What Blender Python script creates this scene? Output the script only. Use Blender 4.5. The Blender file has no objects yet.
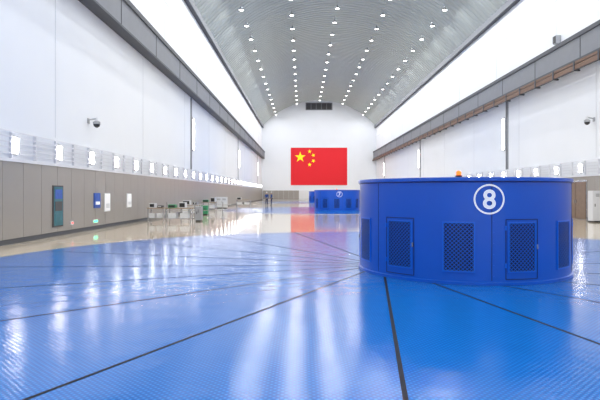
import bpy, bmesh, math, random
from mathutils import Vector, Matrix
random.seed(4)
sc=bpy.context.scene
try:
    sc.view_settings.view_transform='Standard'
except Exception as e: print(e)

# ------------------------------------------------ materials
def mat(name,col,rough=.5,metal=0,emit=0,ecol=None,noise=0,nscale=3,spec=.5,bump=0,coat=0):
    m=bpy.data.materials.new(name); m.use_nodes=True
    nt=m.node_tree; b=nt.nodes['Principled BSDF']
    c=(*col,1)
    b.inputs['Base Color'].default_value=c
    b.inputs['Roughness'].default_value=rough
    b.inputs['Metallic'].default_value=metal
    b.inputs['Specular IOR Level'].default_value=spec
    b.inputs['Coat Weight'].default_value=coat
    b.inputs['Coat Roughness'].default_value=.08
    if emit:
        b.inputs['Emission Color'].default_value=(*(ecol or col),1)
        b.inputs['Emission Strength'].default_value=emit
    if noise or bump:
        tc=nt.nodes.new('ShaderNodeTexCoord'); n=nt.nodes.new('ShaderNodeTexNoise')
        n.inputs['Scale'].default_value=nscale; n.inputs['Detail'].default_value=4
        nt.links.new(tc.outputs['Object'],n.inputs['Vector'])
        if noise:
            mx=nt.nodes.new('ShaderNodeMix'); mx.data_type='RGBA'
            mx.inputs['A'].default_value=tuple(v*(1-noise) for v in col)+(1,)
            mx.inputs['B'].default_value=tuple(min(1,v*(1+noise)) for v in col)+(1,)
            nt.links.new(n.outputs['Fac'],mx.inputs['Factor']); nt.links.new(mx.outputs['Result'],b.inputs['Base Color'])
        if bump:
            bp=nt.nodes.new('ShaderNodeBump'); bp.inputs['Strength'].default_value=bump; bp.inputs['Distance'].default_value=.02
            nt.links.new(n.outputs['Fac'],bp.inputs['Height']); nt.links.new(bp.outputs['Normal'],b.inputs['Normal'])
    return m

M_wall=mat('white_paint',(.85,.875,.92),.6,noise=.03,nscale=.4)
M_joint=mat('wall_joint',(.6,.62,.67),.7)
M_panel=mat('taupe_metal_panel',(.34,.315,.29),.3,noise=.05,nscale=1.5)
M_dark=mat('dark_gap',(.08,.08,.085),.6)
M_beam=mat('concrete_grey',(.22,.23,.255),.6,noise=.08,nscale=2)
M_beam2=mat('beam_dark_edge',(.08,.085,.10),.6)
M_rust=mat('conductor_rail_brown',(.17,.09,.055),.5)
M_ceil=mat('ceiling_corrugated_metal',(.44,.48,.47),.5,metal=.0,noise=.05,nscale=.6)
M_lampbody=mat('lamp_grey_metal',(.45,.46,.48),.35,metal=.6)
M_glow=mat('lamp_glow',(1,1,1),.4,emit=10,ecol=(1,.98,.95))
M_sconce=mat('sconce_glow',(1,1,1),.4,emit=24,ecol=(1,.97,.93))
M_rail=mat('rail_white',(.76,.77,.82),.4)
M_steel=mat('stainless_steel',(.6,.61,.63),.25,metal=.9)
M_blue=mat('generator_blue_paint',(.002,.115,.62),.28,noise=.04,nscale=2,coat=.25)
M_blue2=mat('generator_blue_trim',(.004,.16,.74),.3)
M_vent=mat('vent_dark',(.002,.008,.04),.6)
M_seam=mat('panel_seam_navy',(.002,.025,.16),.5)
M_white=mat('number_white_glow',(.95,.96,.98),.5,emit=.2)  # faint emission added so the dim badge reads whiter; also used on boards
M_red=mat('flag_red_glow',(.78,.002,.012),.5,emit=.05,ecol=(.9,.0,.01))  # slight glow put into the red to brighten the flag
M_yel=mat('flag_yellow_glow',(1,.8,.0),.5,emit=.2,ecol=(1,.8,0))  # stars brightened by added emission as well
M_orange=mat('beacon_orange',(1,.13,.02),.2,emit=1.6,ecol=(1,.17,.02))
M_black=mat('black_plastic',(.02,.02,.022),.4)
M_seamfloor=mat('floor_gap_black',(.006,.01,.02),.6,spec=.2)
M_green=mat('green_paint',(.05,.3,.14),.4)
M_gsign=mat('exit_sign_green',(.02,.7,.25),.4,emit=4,ecol=(.05,1,.35))
M_rsign=mat('indicator_red',(.8,.03,.02),.4,emit=3,ecol=(1,.06,.04))
M_teal=mat('sign_teal',(.03,.16,.2),.4,noise=.5,nscale=4)
M_postblue=mat('poster_blue',(.04,.12,.5),.5,noise=.4,nscale=6)
M_cab=mat('cabinet_white',(.75,.76,.78),.4)
M_wood=mat('door_brown',(.23,.16,.12),.5,noise=.2,nscale=5)
M_skin=mat('skin',(.62,.38,.27),.5)
M_hair=mat('hair_black',(.015,.012,.01),.6)
M_work=mat('workwear_blue',(.02,.06,.25),.8)
M_trs=mat('trousers_navy',(.015,.025,.09),.8)
M_bench=mat('bench_top',(.35,.25,.15),.5,noise=.1,nscale=6)

# polished stone tile floor
def floor_mat():
    m=bpy.data.materials.new('polished_cream_tile'); m.use_nodes=True; nt=m.node_tree; b=nt.nodes['Principled BSDF']
    tc=nt.nodes.new('ShaderNodeTexCoord'); br=nt.nodes.new('ShaderNodeTexBrick')
    br.offset=0; br.inputs['Scale'].default_value=1
    br.inputs['Brick Width'].default_value=1.0; br.inputs['Row Height'].default_value=1.0
    br.inputs['Mortar Size'].default_value=.008
    br.inputs['Color1'].default_value=(.68,.58,.44,1); br.inputs['Color2'].default_value=(.64,.54,.41,1)
    br.inputs['Mortar'].default_value=(.42,.36,.28,1)
    nt.links.new(tc.outputs['Object'],br.inputs['Vector'])
    nt.links.new(br.outputs['Color'],b.inputs['Base Color'])
    b.inputs['Roughness'].default_value=.08; b.inputs['Specular IOR Level'].default_value=.8
    n=nt.nodes.new('ShaderNodeTexNoise'); n.inputs['Scale'].default_value=.8
    nt.links.new(tc.outputs['Object'],n.inputs['Vector'])
    bp=nt.nodes.new('ShaderNodeBump'); bp.inputs['Strength'].default_value=.03; bp.inputs['Distance'].default_value=.05
    nt.links.new(n.outputs['Fac'],bp.inputs['Height']); nt.links.new(bp.outputs['Normal'],b.inputs['Normal'])
    return m
M_floor=floor_mat()
# blue tread plate
def tread_mat():
    m=bpy.data.materials.new('blue_tread_plate'); m.use_nodes=True; nt=m.node_tree; b=nt.nodes['Principled BSDF']
    tc=nt.nodes.new('ShaderNodeTexCoord')
    hs=[]
    for ang in (45,-45):
        mp=nt.nodes.new('ShaderNodeMapping'); mp.inputs['Rotation'].default_value=(0,0,math.radians(ang))
        w=nt.nodes.new('ShaderNodeTexWave'); w.inputs['Scale'].default_value=7
        nt.links.new(tc.outputs['Object'],mp.inputs['Vector']); nt.links.new(mp.outputs['Vector'],w.inputs['Vector'])
        hs.append(w)
    mul=nt.nodes.new('ShaderNodeMath'); mul.operation='MULTIPLY'
    nt.links.new(hs[0].outputs['Fac'],mul.inputs[0]); nt.links.new(hs[1].outputs['Fac'],mul.inputs[1])
    n=nt.nodes.new('ShaderNodeTexNoise'); n.inputs['Scale'].default_value=2.4; n.inputs['Detail'].default_value=3
    nt.links.new(tc.outputs['Object'],n.inputs['Vector'])
    mx=nt.nodes.new('ShaderNodeMix'); mx.data_type='RGBA'
    mx.inputs['A'].default_value=(.002,.12,.48,1); mx.inputs['B'].default_value=(.006,.25,.76,1)
    nt.links.new(mul.outputs[0],mx.inputs['Factor'])
    nt.links.new(mx.outputs['Result'],b.inputs['Base Color'])
    b1=nt.nodes.new('ShaderNodeBump'); b1.inputs['Strength'].default_value=.42; b1.inputs['Distance'].default_value=.02
    nt.links.new(n.outputs['Fac'],b1.inputs['Height'])
    b2=nt.nodes.new('ShaderNodeBump'); b2.inputs['Strength'].default_value=.12; b2.inputs['Distance'].default_value=.006
    nt.links.new(mul.outputs[0],b2.inputs['Height']); nt.links.new(b1.outputs['Normal'],b2.inputs['Normal'])
    nt.links.new(b2.outputs['Normal'],b.inputs['Normal'])
    b.inputs['Roughness'].default_value=.13; b.inputs['Specular IOR Level'].default_value=.36
    return m
M_tread=tread_mat()

# ------------------------------------------------ mesh builder
class MB:
    def __init__(s): s.v=[]; s.f=[]; s.mi=[]; s.mats=[]; s.sm=[]
    def m(s,mt):
        if mt not in s.mats: s.mats.append(mt)
        return s.mats.index(mt)
    def poly(s,pts,faces,mt,smooth=False):
        o=len(s.v); s.v+= [tuple(p) for p in pts]; k=s.m(mt)
        for f in faces: s.f.append([o+i for i in f]); s.mi.append(k); s.sm.append(smooth)
    def box(s,x0,x1,y0,y1,z0,z1,mt,fn=None):
        p=[(x,y,z) for z in(z0,z1) for y in(y0,y1) for x in(x0,x1)]
        if fn: p=[fn(*q) for q in p]
        s.poly(p,[(0,2,3,1),(4,5,7,6),(0,1,5,4),(2,6,7,3),(0,4,6,2),(1,3,7,5)],mt)
    def lathe(s,cx,cy,prof,mt,n=24,smooth=True,cap=True):
        pts=[];f=[]
        for r,z in prof:
            for i in range(n):
                a=2*math.pi*i/n; pts.append((cx+r*math.cos(a),cy+r*math.sin(a),z))
        for k in range(len(prof)-1):
            for i in range(n):
                j=(i+1)%n; f.append((k*n+i,k*n+j,(k+1)*n+j,(k+1)*n+i))
        if cap:
            f.append(tuple(reversed(range(n)))); f.append(tuple((len(prof)-1)*n+i for i in range(n)))
        s.poly(pts,f,mt,smooth)
    def tube(s,a,b,r,mt,n=8):
        a=Vector(a);b=Vector(b);d=(b-a).normalized()
        u=d.orthogonal().normalized();w=d.cross(u)
        pts=[]
        for p in(a,b):
            for i in range(n):
                t=2*math.pi*i/n; pts.append(p+u*r*math.cos(t)+w*r*math.sin(t))
        f=[(i,(i+1)%n,n+(i+1)%n,n+i) for i in range(n)]+[tuple(reversed(range(n))),tuple(range(n,2*n))]
        s.poly(pts,f,mt,True)
    def obj(s,name,parent=None):
        me=bpy.data.meshes.new(name); me.from_pydata(s.v,[],s.f)
        for mt in s.mats: me.materials.append(mt)
        for i,p in enumerate(me.polygons): p.material_index=s.mi[i]; p.use_smooth=s.sm[i]
        bm=bmesh.new(); bm.from_mesh(me); bmesh.ops.recalc_face_normals(bm,faces=bm.faces); bm.to_mesh(me); bm.free()
        try: me.set_sharp_from_angle(angle=math.radians(35))
        except Exception: pass
        o=bpy.data.objects.new(name,me); sc.collection.objects.link(o)
        if parent: o.parent=parent
        return o

XL,XR,Y0,Y1=-9.3,17.2,-14.0,121.0
XC=(XL+XR)/2; SPR=17.1; TOP=23.2; HW=(XR-XL)/2
RA=(HW**2+(TOP-SPR)**2)/(2*(TOP-SPR)); ZC=TOP-RA
def arch(x): return ZC+math.sqrt(max(0,RA*RA-(x-XC)**2))

# floor
b=MB(); b.box(XL-.5,XR+.5,Y0-.5,Y1+.5,-.3,0,M_floor); b.obj('floor')

# side walls
for side,X,sg in(('left',XL,1),('right',XR,-1)):
    b=MB()
    xa,xb=sorted((X,X-sg*.4))
    b.box(xa,xb,Y0-.4,Y1+.4,0,SPR+.3,M_wall)
    # vertical hairline joints upper wall
    def strip(y,w,z0,z1,d,mt):
        x0,x1=sorted((X,X+sg*d)); b.box(x0,x1,y-w/2,y+w/2,z0,z1,mt)
    for yj in (11,43.5,75.5,108):
        strip(yj,.35,3.6,9.7,.03,M_beam); strip(yj+.3,.12,3.6,9.7,.02,M_dark)
    for k in range(12):
        strip(-8+k*10.8,.03,11.2,SPR,.01,M_joint)
        strip(-2+k*10.8,.02,3.7,9.6,.01,M_joint)
    x0,x1=sorted((X,X+sg*.01))
    b.box(x0,x1,Y0,Y1,14.6,14.63,M_joint)
    b.obj('wall_'+side)
    # tall slot lamps beside the pilasters
    b=MB()
    for yj in (11,43.5,75.5,108):
        b.box(*sorted((X+sg*.001,X+sg*.08)),yj+.5,yj+.95,5.2,8.0,M_lampbody)
        b.box(*sorted((X+sg*.08,X+sg*.12)),yj+.54,yj+.91,5.3,7.9,M_glow)
    b.obj('wall_strip_lights')
    # grey wainscot
    b=MB(); y=Y0+.01
    x0,x1=sorted((X+sg*.002,X+sg*.05)); b.box(x0,x1,Y0,Y1,0,2.66,M_dark)
    x0,x1=sorted((X+sg*.01,X+sg*.08))
    while y<Y1-.1:
        b.box(x0,x1,y+.008,min(y+1.2,Y1)-.008,.16,2.62,M_panel); y+=1.2
    x0,x1=sorted((X+sg*.01,X+sg*.11)); b.box(x0,x1,Y0,Y1,2.62,2.72,M_rail)
    b.obj('trim_wainscot_'+side)
    b=MB(); x0,x1=sorted((X+sg*.01,X+sg*.1)); b.box(x0,x1,Y0,Y1,0,.15,M_beam2); b.obj('baseboard_'+side)
    # gallery rails
    b=MB()
    for z in (2.88,3.05,3.22,3.39,3.56):
        b.box(*sorted((X+sg*.06,X+sg*.10)),Y0,Y1,z,z+.03,M_rail)
    y=Y0+.5
    while y<Y1:
        b.box(*sorted((X-sg*.01,X+sg*.09)),y,y+.05,2.7,3.6,M_rail); y+=1.5
    b.obj('wall_railing_'+side)
    # crane beam
    b=MB(); fx=X+sg*.6
    b.box(*sorted((X,fx)),Y0,Y1,9.7,11.0,M_beam)
    b.box(*sorted((X,fx+sg*.08)),Y0,Y1,11.0,11.25,M_beam2)
    b.box(*sorted((X+sg*.25,X+sg*.35)),Y0,Y1,11.25,11.42,M_steel)
    b.box(*sorted((X,fx+sg*.04)),Y0,Y1,9.62,9.72,M_beam2)
    for k in range(22):
        yy=Y0+3+k*6; b.box(*sorted((X,fx+sg*.02)),yy,yy+.06,9.7,11.05,M_beam2)
    b.obj('crane_beam_'+side)
    # cornice
    b=MB()
    b.box(*sorted((X-sg*.1,X+sg*.35)),Y0,Y1,SPR-.25,SPR+.35,M_beam)
    b.box(*sorted((X,X+sg*.38)),Y0,Y1,SPR-.32,SPR-.25,M_beam2)
    b.obj('trim_cornice_'+side)
# cable tray + conductor rails along the right crane beam
b=MB(); X=XR-.6; ya,yb=Y0+.05,Y1-.05
b.box(X-.22,X-.04,ya,yb,9.02,9.10,M_beam2); b.box(X-.24,X-.20,ya,yb,9.02,9.3,M_rust)
b.box(X-.16,X-.06,ya,yb,9.14,9.26,M_rust); b.box(X-.14,X-.05,ya,yb,9.40,9.56,M_rust)
y=Y0+1
while y<Y1-.5:
    b.box(X-.26,X+.1,y,y+.14,8.95,9.03,M_beam2); b.box(X-.04,X+.04,y,y+.14,8.95,9.618,M_beam2)
    b.box(X-.28,X-.23,y,y+.14,8.95,9.5,M_beam2); y+=2.6
b.obj('crane_cable_tray')

# end walls
for nm,ya,yb in(('back',Y1,Y1+.4),('front',Y0-.4,Y0)):
    b=MB(); N=40; xs=[XL-.4+(HW*2+.8)*i/N for i in range(N+1)]
    top=[(x,arch(min(max(x,XL),XR))+.3) for x in xs]
    pts=[(x,ya,0) for x in xs]+[(x,ya,z) for x,z in top]+[(x,yb,0) for x in xs]+[(x,yb,z) for x,z in top]
    n=N+1; f=[]
    for i in range(N):
        f+= [(i,i+1,n+i+1,n+i),(2*n+i,3*n+i,3*n+i+1,2*n+i+1),(n+i,n+i+1,3*n+i+1,3*n+i)]
    b.poly(pts,f,M_wall); b.obj('wall_'+nm)
b=MB(); x=XL+.2
while x<XR-.5:
    b.box(x+.012,x+1.2-.012,Y1-.08,Y1-.001,.1,2.2,M_panel if not(-1<x<9) else M_cab); x+=1.2
b.obj('trim_wainscot_back')

# ceiling: corrugated barrel vault
b=MB(); NA=48; ys=[];y=Y0-.2; per=.75
while y<Y1+.3:
    ys+=[(y,0),(y+.38,0),(y+.46,-.07),(y+.67,-.07)]; y+=per
pts=[];f=[]
a0=math.asin(HW/RA)
for yy,d in ys:
    for i in range(NA+1):
        a=-a0+2*a0*i/NA; r=RA+d; pts.append((XC+r*math.sin(a),yy,ZC+r*math.cos(a)))
n=NA+1
for k in range(len(ys)-1):
    for i in range(NA): f.append((k*n+i,k*n+i+1,(k+1)*n+i+1,(k+1)*n+i))
b.poly(pts,f,M_ceil); b.obj('ceiling')

# lamps
b=MB(); pos=[]
for off in(-9.8,-5.1,0,5.1,9.8):
    for k in range(28):
        y=-9+k*4.8+ (0 if abs(off)<6 else 1.5)
        if y>119: continue
        x=XC+off; zc=arch(x); zl=zc-.95
        b.tube((x,y,zl+.35),(x,y,zc-.06),.02,M_lampbody,6)
        b.lathe(x,y,[(.25,zl),(.24,zl+.03),(.14,zl+.2),(.11,zl+.22),(.11,zl+.36),(.05,zl+.4)],M_lampbody,14)
        b.lathe(x,y,[(.2,zl-.012),(.21,zl-.002)],M_glow,14)
        pos.append((x,y,zl-.03))
lamps=b.obj('high_bay_lamps')
ld=bpy.data.lights.new('high_bay_light','AREA'); ld.shape='DISK'; ld.size=.40; ld.energy=136; ld.color=(.97,.985,1)
for p in pos:
    o=bpy.data.objects.new('bulb',ld); o.location=p; sc.collection.objects.link(o); o.parent=lamps

# wall sconces
for side,X,sg in (('left',XL,1),('right',XR,-1)):
    b=MB()
    yy=[16.7+3.05*k for k in range(-7,34)]
    for y in yy:
        b.box(*sorted((X-sg*.01,X+sg*.06)),y-.17,y+.17,2.84,3.46,M_lampbody)
        b.box(*sorted((X+sg*.06,X+sg*.14)),y-.11,y+.11,2.90,3.38,M_sconce)
    b.obj('wall_sconce_lights' )

# ------------------------------------------------ flag
fx0,fx1,fz0,fz1=XC-6.55,XC+6.55,3.45,12.15
b=MB(); b.box(fx0,fx1,Y1-.1,Y1-.005,fz0,fz1,M_red)
u=(fx1-fx0)/30
def star(cx,cz,r,tilt):
    pts=[]
    for i in range(10):
        a=math.pi/2+tilt+i*math.pi/5; rr=r if i%2==0 else r*.382
        pts.append((cx+rr*math.cos(a),Y1-.115,cz+rr*math.sin(a)))
    pts.append((cx,Y1-.13,cz))
    b.poly(pts,[(i,(i+1)%10,10) for i in range(10)],M_yel)
star(fx0+5*u,fz1-5*u,3*u,0)
for gx,gy in((10,2),(12,4),(12,7),(10,9)):
    star(fx0+gx*u,fz1-gy*u,1.15*u,math.atan2(-(gy-5),gx-5)*-1+.5)
for (za,zb,xa,xb) in((fz0-.06,fz0,fx0-.06,fx1+.06),(fz1,fz1+.06,fx0-.06,fx1+.06)):
    b.box(xa,xb,Y1-.12,Y1-.005,za,zb,M_cab)
b.obj('national_flag')
# vent openings over the flag
b=MB()
b.box(XC-3.1,XC+3.1,Y1-.12,Y1-.005,20.9,22.6,M_beam)
for i in range(5):
    x=XC-2.95+i*1.2; b.box(x,x+1.02,Y1-.14,Y1-.1,21.05,22.45,M_dark)
    for k in range(4): b.box(x,x+1.02,Y1-.18,Y1-.13,21.2+k*.33,21.26+k*.33,M_beam2)
b.obj('ventilation_louvre')

# ------------------------------------------------ generators
def text_mesh(s,size):
    c=bpy.data.curves.new('t','FONT'); c.body=s; c.size=size; c.align_x='CENTER'; c.align_y='CENTER'; c.offset=.008
    o=bpy.data.objects.new('t',c); sc.collection.objects.link(o)
    bpy.context.view_layer.update()
    me=bpy.data.meshes.new_from_object(o.evaluated_get(bpy.context.evaluated_depsgraph_get()))
    bpy.data.objects.remove(o)
    v=[tuple(p.co) for p in me.vertices]; f=[tuple(p.vertices) for p in me.polygons]
    cx=(min(p[0] for p in v)+max(p[0] for p in v))/2; cy=(min(p[1] for p in v)+max(p[1] for p in v))/2
    return [(p[0]-cx,p[1]-cy) for p in v],f
def generator(cx,cy,num):
    R=2.12;H=1.87
    root=bpy.data.objects.new('generator_housing',None); root.location=(cx,cy,0); sc.collection.objects.link(root)
    base=math.atan2(-11.1,-3.37) if cy<20 else math.atan2(-49,-3.3)  # face the hall aisle
    def W(ang0,u,z,d):
        a=base+ang0+u/R; r=R+d; return (r*math.cos(a),r*math.sin(a),z)
    b=MB()
    b.lathe(0,0,[(R+.03,.0),(R+.03,.05),(R,.06),(R,H-.07),(R+.035,H-.06),(R+.035,H),(R-.1,H+.012),(1.2,H+.03),(.3,H+.05)],M_blue,128)
    b.obj('drum',root)
    b=MB()
    def plate(ang,u0,u1,z0,z1,d0,d1,mt,n=4):
        for i in range(n):
            a=u0+(u1-u0)*i/n; c=u0+(u1-u0)*(i+1)/n
            b.box(a,c,d0,d1,z0,z1,mt,fn=lambda u,d,z:W(ang,u,z,d))
    off=math.radians(-.6)
    for k in range(12):
        A=off+k*math.pi/6
        w=.25;z0,z1=.24,1.07
        plate(A,-w,w,z0,z1,.0,.006,M_vent)
        # lattice
        nx,nz=7,12; cw=2*w/nx; ch=(z1-z0)/nz; t=.013
        for i in range(nx):
            for j in range(nz):
                ua=-w+i*cw; za=z0+j*ch
                for (p,q) in (((ua,za),(ua+cw,za+ch)),((ua+cw,za),(ua,za+ch))):
                    dx,dz=q[0]-p[0],q[1]-p[1]; L=math.hypot(dx,dz); nx_,nz_=-dz/L*t/2,dx/L*t/2
                    c=[(p[0]+nx_,p[1]+nz_),(q[0]+nx_,q[1]+nz_),(q[0]-nx_,q[1]-nz_),(p[0]-nx_,p[1]-nz_)]
                    b.poly([W(A,uu,zz,.012) for uu,zz in c],[(0,1,2,3)],M_blue)
        for (ua,ub,za,zb) in((-w-.025,w+.025,z0-.025,z0),(-w-.025,w+.025,z1,z1+.025)):
            plate(A,ua,ub,za,zb,0,.018,M_blue2)
        plate(A,-w-.025,-w,z0,z1,0,.018,M_blue2,1); plate(A,w,w+.025,z0,z1,0,.018,M_blue2,1)
        if k%2==1:   # access door
            for s_ in(-1,1):
                plate(A,s_*.31-.008,s_*.31+.008,.1,1.14,0,.006,M_seam,1)
            plate(A,-.31,.31,1.13,1.146,0,.006,M_seam); plate(A,-.31,.31,.095,.11,0,.006,M_seam)
            for zz in(.3,.95): plate(A,-.33,-.30,zz,zz+.08,0,.02,M_blue2,1)
            plate(A,.28,.305,.62,.7,0,.03,M_steel,1)
    for k in range(6):
        A=off+math.radians(15)+k*math.pi/3
        plate(A,-.006,.006,.08,H-.07,0,.004,M_seam,1)
        for j in range(9): plate(A,.03,.042,.15+j*.19,.162+j*.19,0,.006,M_blue2,1)
    plate(0,-math.pi*R,math.pi*R,H-.085,H-.072,0,.012,M_seam,96)
    b.obj('vent_panels',root)
    b=MB(); A=math.radians(13.2 if cy<20 else 6); zc=1.49
    N=40;pts=[];f=[]
    for r in(.262,.232):
        for i in range(N):
            t=2*math.pi*i/N; pts.append(W(A,r*math.cos(t),zc+r*math.sin(t),.012))
    for i in range(N): j=(i+1)%N; f.append((i,j,N+j,N+i))
    b.poly(pts,f,M_white)
    v,f=text_mesh(num,.46)
    b.poly([W(A,p[0],zc+p[1],.014) for p in v],f,M_white)
    b.obj('number_badge',root)
    b=MB(); a=base-.01; x,y=1.95*math.cos(a),1.95*math.sin(a)
    b.lathe(x,y,[(.06,H),(.06,H+.03),(.05,H+.035),(.05,H+.045)],M_black,16)
    b.lathe(x,y,[(.045,H+.045),(.047,H+.09),(.036,H+.115),(.012,H+.125)],M_orange,16)
    b.obj('warning_beacon',root)
def cover(cx,cy,sx,sy):
    b=MB(); R=10.0
    b.lathe(cx,cy,[(R,.0),(R,.02)],M_tread,160,smooth=False)
    prof=[(R,.001),(R+.12,.001),(R+.12,.012),(R,.02),(R-.05,.0205)]
    b.lathe(cx,cy,prof,M_steel,160,cap=False)
    for k in range(18):
        a=math.radians(-97.5+20*k); d=Vector((math.cos(a),math.sin(a))); o=Vector((sx,sy))
        e=o-Vector((cx,cy)); bb=e.dot(d); L=-bb+math.sqrt(bb*bb-(e.dot(e)-(R-.06)**2))
        nrm=Vector((-d.y,d.x))*(.022)
        p=[o+nrm,o+d*L+nrm,o+d*L-nrm,o-nrm]
        b.poly([(q.x,q.y,.0215) for q in p],[(0,1,2,3)],M_seamfloor)
    b.obj('turbine_pit_cover_plate')
for i,(gy,num) in enumerate(((11.1,'8'),(49,'7'),(88,'6'))):
    cover(2.4,gy+.4,1.8,gy+.5)
    generator(3.37 if i==0 else 3.3,gy,num)
for o in bpy.data.objects:
    if o.name.startswith('generator_housing'): o.location.z=.022

# ------------------------------------------------ left wall items
def cctv(X,sg,y,z,s=1):
    b=MB()
    b.box(*sorted((X+sg*.002,X+sg*.04)),y-.1*s,y+.1*s,z-.12*s,z+.12*s,M_lampbody)
    b.tube((X+sg*.03,y,z+.05*s),(X+sg*.45*s,y,z+.12*s),.035*s,M_lampbody)
    b.tube((X+sg*.42*s,y,z+.16*s),(X+sg*.42*s,y,z-.02*s),.05*s,M_cab)
    b.lathe(X+sg*.42*s,y,[(.05*s,z-.32*s),(.13*s,z-.26*s),(.16*s,z-.16*s)],M_black,16)
    b.lathe(X+sg*.42*s,y,[(.17*s,z-.16*s),(.17*s,z-.05*s),(.1*s,z),(.05*s,z+.01)],M_lampbody,16)
    b.obj('security_camera')
cctv(XL,1,22.6,4.75,.9); cctv(XR,-1,30.6,5.95,1.0)
def board(name,X,sg,y0,y1,z0,z1,mt,fr=M_steel,inner=None):
    b=MB(); a=X+sg*.08
    b.box(*sorted((a-sg*.02,a+sg*.04)),y0,y1,z0,z1,fr)
    b.box(*sorted((a+sg*.03,a+sg*.05)),y0+.05,y1-.05,z0+.05,z1-.05,mt)
    if inner:
        for k,im in enumerate(inner):
            h=(z1-z0-.2)/len(inner); zz=z0+.1+k*h
            b.box(*sorted((a+sg*.045,a+sg*.06)),y0+.12,y1-.12,zz+.05,zz+h-.05,im)
    return b.obj(name)
board('fire_hydrant_cabinet',XL,1,19.2,20.0,.35,1.9,M_teal,M_dark,[M_teal,M_dark,M_postblue])
board('wall_poster',XL,1,23.0,23.7,.95,1.62,M_postblue,M_postblue,[M_white,M_postblue])
board('notice_board',XL,1,24.2,24.9,.75,1.62,M_white,M_cab,[M_cab,M_white])
board('notice_board',XL,1,27.3,28.0,.85,1.6,M_white,M_cab,[M_cab,M_white])
board('exit_sign',XL,1,22.9,23.4,.28,.45,M_gsign,M_cab)
board('fire_alarm_sign',XL,1,20.7,20.9,.35,.5,M_rsign,M_cab)
# door right side
b=MB()
b.box(XR-.12,XR-.06,31.2,33.6,0,2.4,M_steel); b.box(XR-.15,XR-.1,31.3,32.37,.02,2.3,M_wood); b.box(XR-.15,XR-.1,32.43,33.5,.02,2.3,M_wood)
for y in(32.3,32.5): b.box(XR-.2,XR-.15,y-.02,y+.02,1.0,1.2,M_steel)
b.obj('door_1')
def cabinet(name,x,y,w,d,h,mt,doors=2):
    b=MB()
    b.box(x,x+w,y,y+d,.08,h,mt); b.box(x+.03,x+w-.03,y+.03,y+d-.03,0,.08,M_black)
    for i in range(doors):
        a=x+.03+i*(w-.04)/doors
        b.box(a,a+(w-.04)/doors-.02,y-.02,y,.12,h-.05,mt); b.box(a+.06,a+.09,y-.04,y-.02,h*.5,h*.5+.15,M_black)
        for k in range(3): b.box(a+.12,a+(w-.04)/doors-.1,y-.026,y-.02,h-.2-k*.06,h-.18-k*.06,M_black)
    b.obj(name)
cabinet('control_cabinet',16.0,28.6,.9,.5,1.75,M_cab)
cabinet('control_cabinet',15.4,34.4,1.2,.5,1.9,M_cab)
# workbenches
def bench(x,y,w,d,h,items):
    b=MB()
    for px in(x+.03,x+w-.08):
        for py in(y+.03,y+d-.08): b.box(px,px+.05,py,py+.05,0,h-.04,M_steel)
    b.box(x,x+w,y,y+d,h-.04,h,M_bench); b.box(x+.05,x+w-.05,y+.05,y+d-.05,.2,.23,M_steel)
    for px,wd,hh,mt in items:
        b.box(x+px,x+px+wd,y+.12,y+d-.12,h,h+hh,mt); b.box(x+px+.03,x+px+wd-.03,y+.11,y+.12,h+.04,h+hh-.04,M_black if mt!=M_black else M_cab)
    for px in(x+.1,x+w*.55):
        b.box(px,px+w*.32,y+.1,y+d-.1,.23,.5,M_cab)
    b.obj('workbench')
bench(-8.6,28.8,.95,.7,.8,[(.1,.3,.25,M_cab),(.55,.25,.12,M_black)])
bench(-7.5,28.6,1.4,.7,.8,[(.1,.4,.18,M_green),(.7,.35,.3,M_cab)])
cabinet('tool_cabinet',-6.75+.7,29.4,.35,.5,.85,M_lampbody,1)
cabinet('tool_cabinet',-7.4,38,.5,.6,.7,M_green,1)
bench(-8.4,36,1.2,.8,.8,[(.1,.5,.3,M_cab),(.8,.3,.2,M_lampbody)])
bench(-9.1,47,1.3,.8,.8,[(.1,.5,.2,M_green),(.8,.4,.4,M_cab)])
cabinet('tool_cabinet',-9.15,55,1.2,.6,1.2,M_cab,2)
bench(-8.0,63,1.8,.8,.8,[(.1,.5,.3,M_cab)])
# barrier
b=MB()
for i in range(6):
    x=-8.7+i*.9
    b.lathe(x,33.5,[(.16,0),(.16,.03),(.03,.06),(.025,.95),(.04,.96),(.03,1.02)],M_steel,12)
    if i<5:
        b.tube((x,33.5,.85),(x+.9,33.5,.85),.018,M_steel,6); b.tube((x,33.5,.5),(x+.9,33.5,.5),.018,M_steel,6)
b.obj('crowd_barrier')
b=MB()
b.box(XR-.35,XR-.02,34.5,34.9,11.55,12.1,M_lampbody); b.box(XR-.4,XR-.35,34.55,34.85,11.6,12.05,M_dark)
b.obj('speaker_box')

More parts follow.
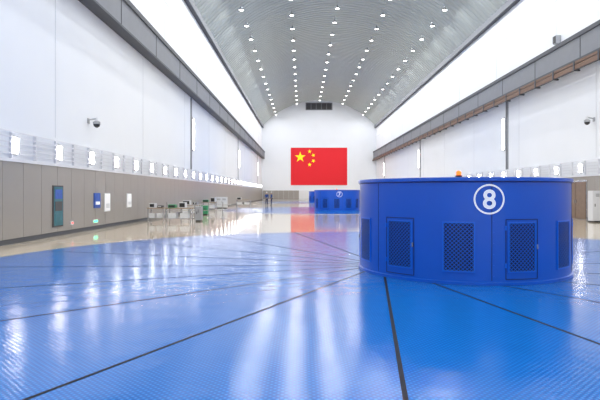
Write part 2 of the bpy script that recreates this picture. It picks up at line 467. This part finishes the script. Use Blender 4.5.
# ------------------------------------------------ people
def person(x,y,rot,shirt,trs):
    root=bpy.data.objects.new('worker',None); sc.collection.objects.link(root)
    def skin(name,chain,mt,lv=1):
        me=bpy.data.meshes.new(name); V=[c[0] for c in chain[0]]; 
        me.from_pydata(V,chain[1],[]); o=bpy.data.objects.new(name,me); sc.collection.objects.link(o)
        o.parent=root; me.materials.append(mt)
        s=o.modifiers.new('s','SKIN'); 
        for i,c in enumerate(chain[0]):
            sv=me.skin_vertices[0].data[i]; sv.radius=(c[1],c[2] if len(c)>2 else c[1]); sv.use_root=(i==0)
        s.use_smooth_shade=True
        m=o.modifiers.new('d','SUBSURF'); m.levels=lv; m.render_levels=lv
    # trousers
    skin('trousers',([((0,0,.95),.15,.11),((-.09,0,.86),.095),((-.1,-.01,.5),.07),((-.11,.02,.1),.055),((.09,0,.86),.095),((.1,-.03,.5),.07),((.12,-.02,.1),.055)],
        [(0,1),(1,2),(2,3),(0,4),(4,5),(5,6)]),trs)
    skin('jacket',([((0,0,1.0),.155,.11),((0,0,1.2),.15,.11),((0,0,1.38),.16,.1),((0,0,1.46),.07),((-.18,0,1.4),.06),((-.23,.01,1.13),.048),((-.2,-.1,.92),.038),((.18,0,1.4),.06),((.23,.01,1.13),.048),((.2,-.1,.92),.038)],
        [(0,1),(1,2),(2,3),(2,4),(4,5),(5,6),(2,7),(7,8),(8,9)]),shirt)
    skin('head',([((0,0,1.46),.05),((0,-.005,1.53),.052),((0,-.01,1.6),.085,.08),((0,-.005,1.68),.08,.09),((0,0,1.73),.05)],[(0,1),(1,2),(2,3),(3,4)]),M_skin,2)
    for i,(yy,xx) in enumerate(((.02,-.11),(-.02,.12))):
        skin('shoe_%d'%i,([((xx,yy+.03,.045),.045),((xx,yy-.07,.04),.045,.04),((xx,yy-.15,.032),.035,.03)],[(0,1),(1,2)]),M_black)
    for s_ in(-1,1):
        hx,hy,hz=s_*.2,-.11,.91
        V=[((hx,hy,hz),.022,.03),((hx,hy-.015,hz-.05),.018,.036),((hx,hy-.02,hz-.085),.014,.034)]; E=[(0,1),(1,2)]
        skin('palm_%s'%('l' if s_<0 else 'r'),(V,E),M_skin)
        for k,L in enumerate((.065,.075,.07,.055)):
            fy=hy-.045+k*.019
            skin('finger_%d'%k,([((hx,fy,hz-.08),.009),((hx-s_*.006,fy,hz-.08-L*.5),.008),((hx-s_*.02,fy,hz-.08-L),.007)],[(0,1),(1,2)]),M_skin)
        skin('thumb',([((hx,hy-.03,hz-.03),.011),((hx-s_*.012,hy-.055,hz-.06),.009),((hx-s_*.015,hy-.065,hz-.085),.008)],[(0,1),(1,2)]),M_skin)
    b=MB()
    b.lathe(0,0.005,[(.105,1.675),(.108,1.69),(.1,1.74),(.07,1.785),(.02,1.80)],M_cab,20)
    b.lathe(0,-.03,[(.115,1.672),(.115,1.68)],M_cab,20)
    b.obj('safety_helmet',root)
    b=MB(); b.lathe(0,.03,[(.07,1.58),(.088,1.62),(.09,1.68)],M_hair,16)
    b.obj('hair',root)
    b=MB()
    for s_ in(-1,1): b.lathe(s_*.035,-.09,[(.004,1.625),(.012,1.632),(.004,1.64)],M_hair,8); b.lathe(s_*.088,0,[(.006,1.585),(.014,1.61),(.006,1.64)],M_skin,8)
    b.lathe(0,-.1,[(.016,1.585),(.012,1.6),(.005,1.635)],M_skin,8); b.box(-.025,.025,-.098,-.085,1.553,1.561,M_wood)
    b.obj('face',root)
    root.location=(x,y,0); root.rotation_euler=(0,0,rot)
person(-4.55,67,.4,M_work,M_trs)
person(-4.0,68.2,-1.2,M_work,M_trs)

# ------------------------------------------------ world, camera
w=bpy.data.worlds.new('w'); sc.world=w; w.use_nodes=True
w.node_tree.nodes['Background'].inputs[0].default_value=(.7,.8,1,1); w.node_tree.nodes['Background'].inputs[1].default_value=.5
cd=bpy.data.cameras.new('cam'); cam=bpy.data.objects.new('camera',cd); sc.collection.objects.link(cam)
cam.location=(0,0,1.62); cam.rotation_euler=(math.pi/2,0,0)
cd.lens=31.2; cd.sensor_width=36; cd.shift_x=-2/600; cd.shift_y=-7/600; cd.clip_end=400
sc.camera=cam
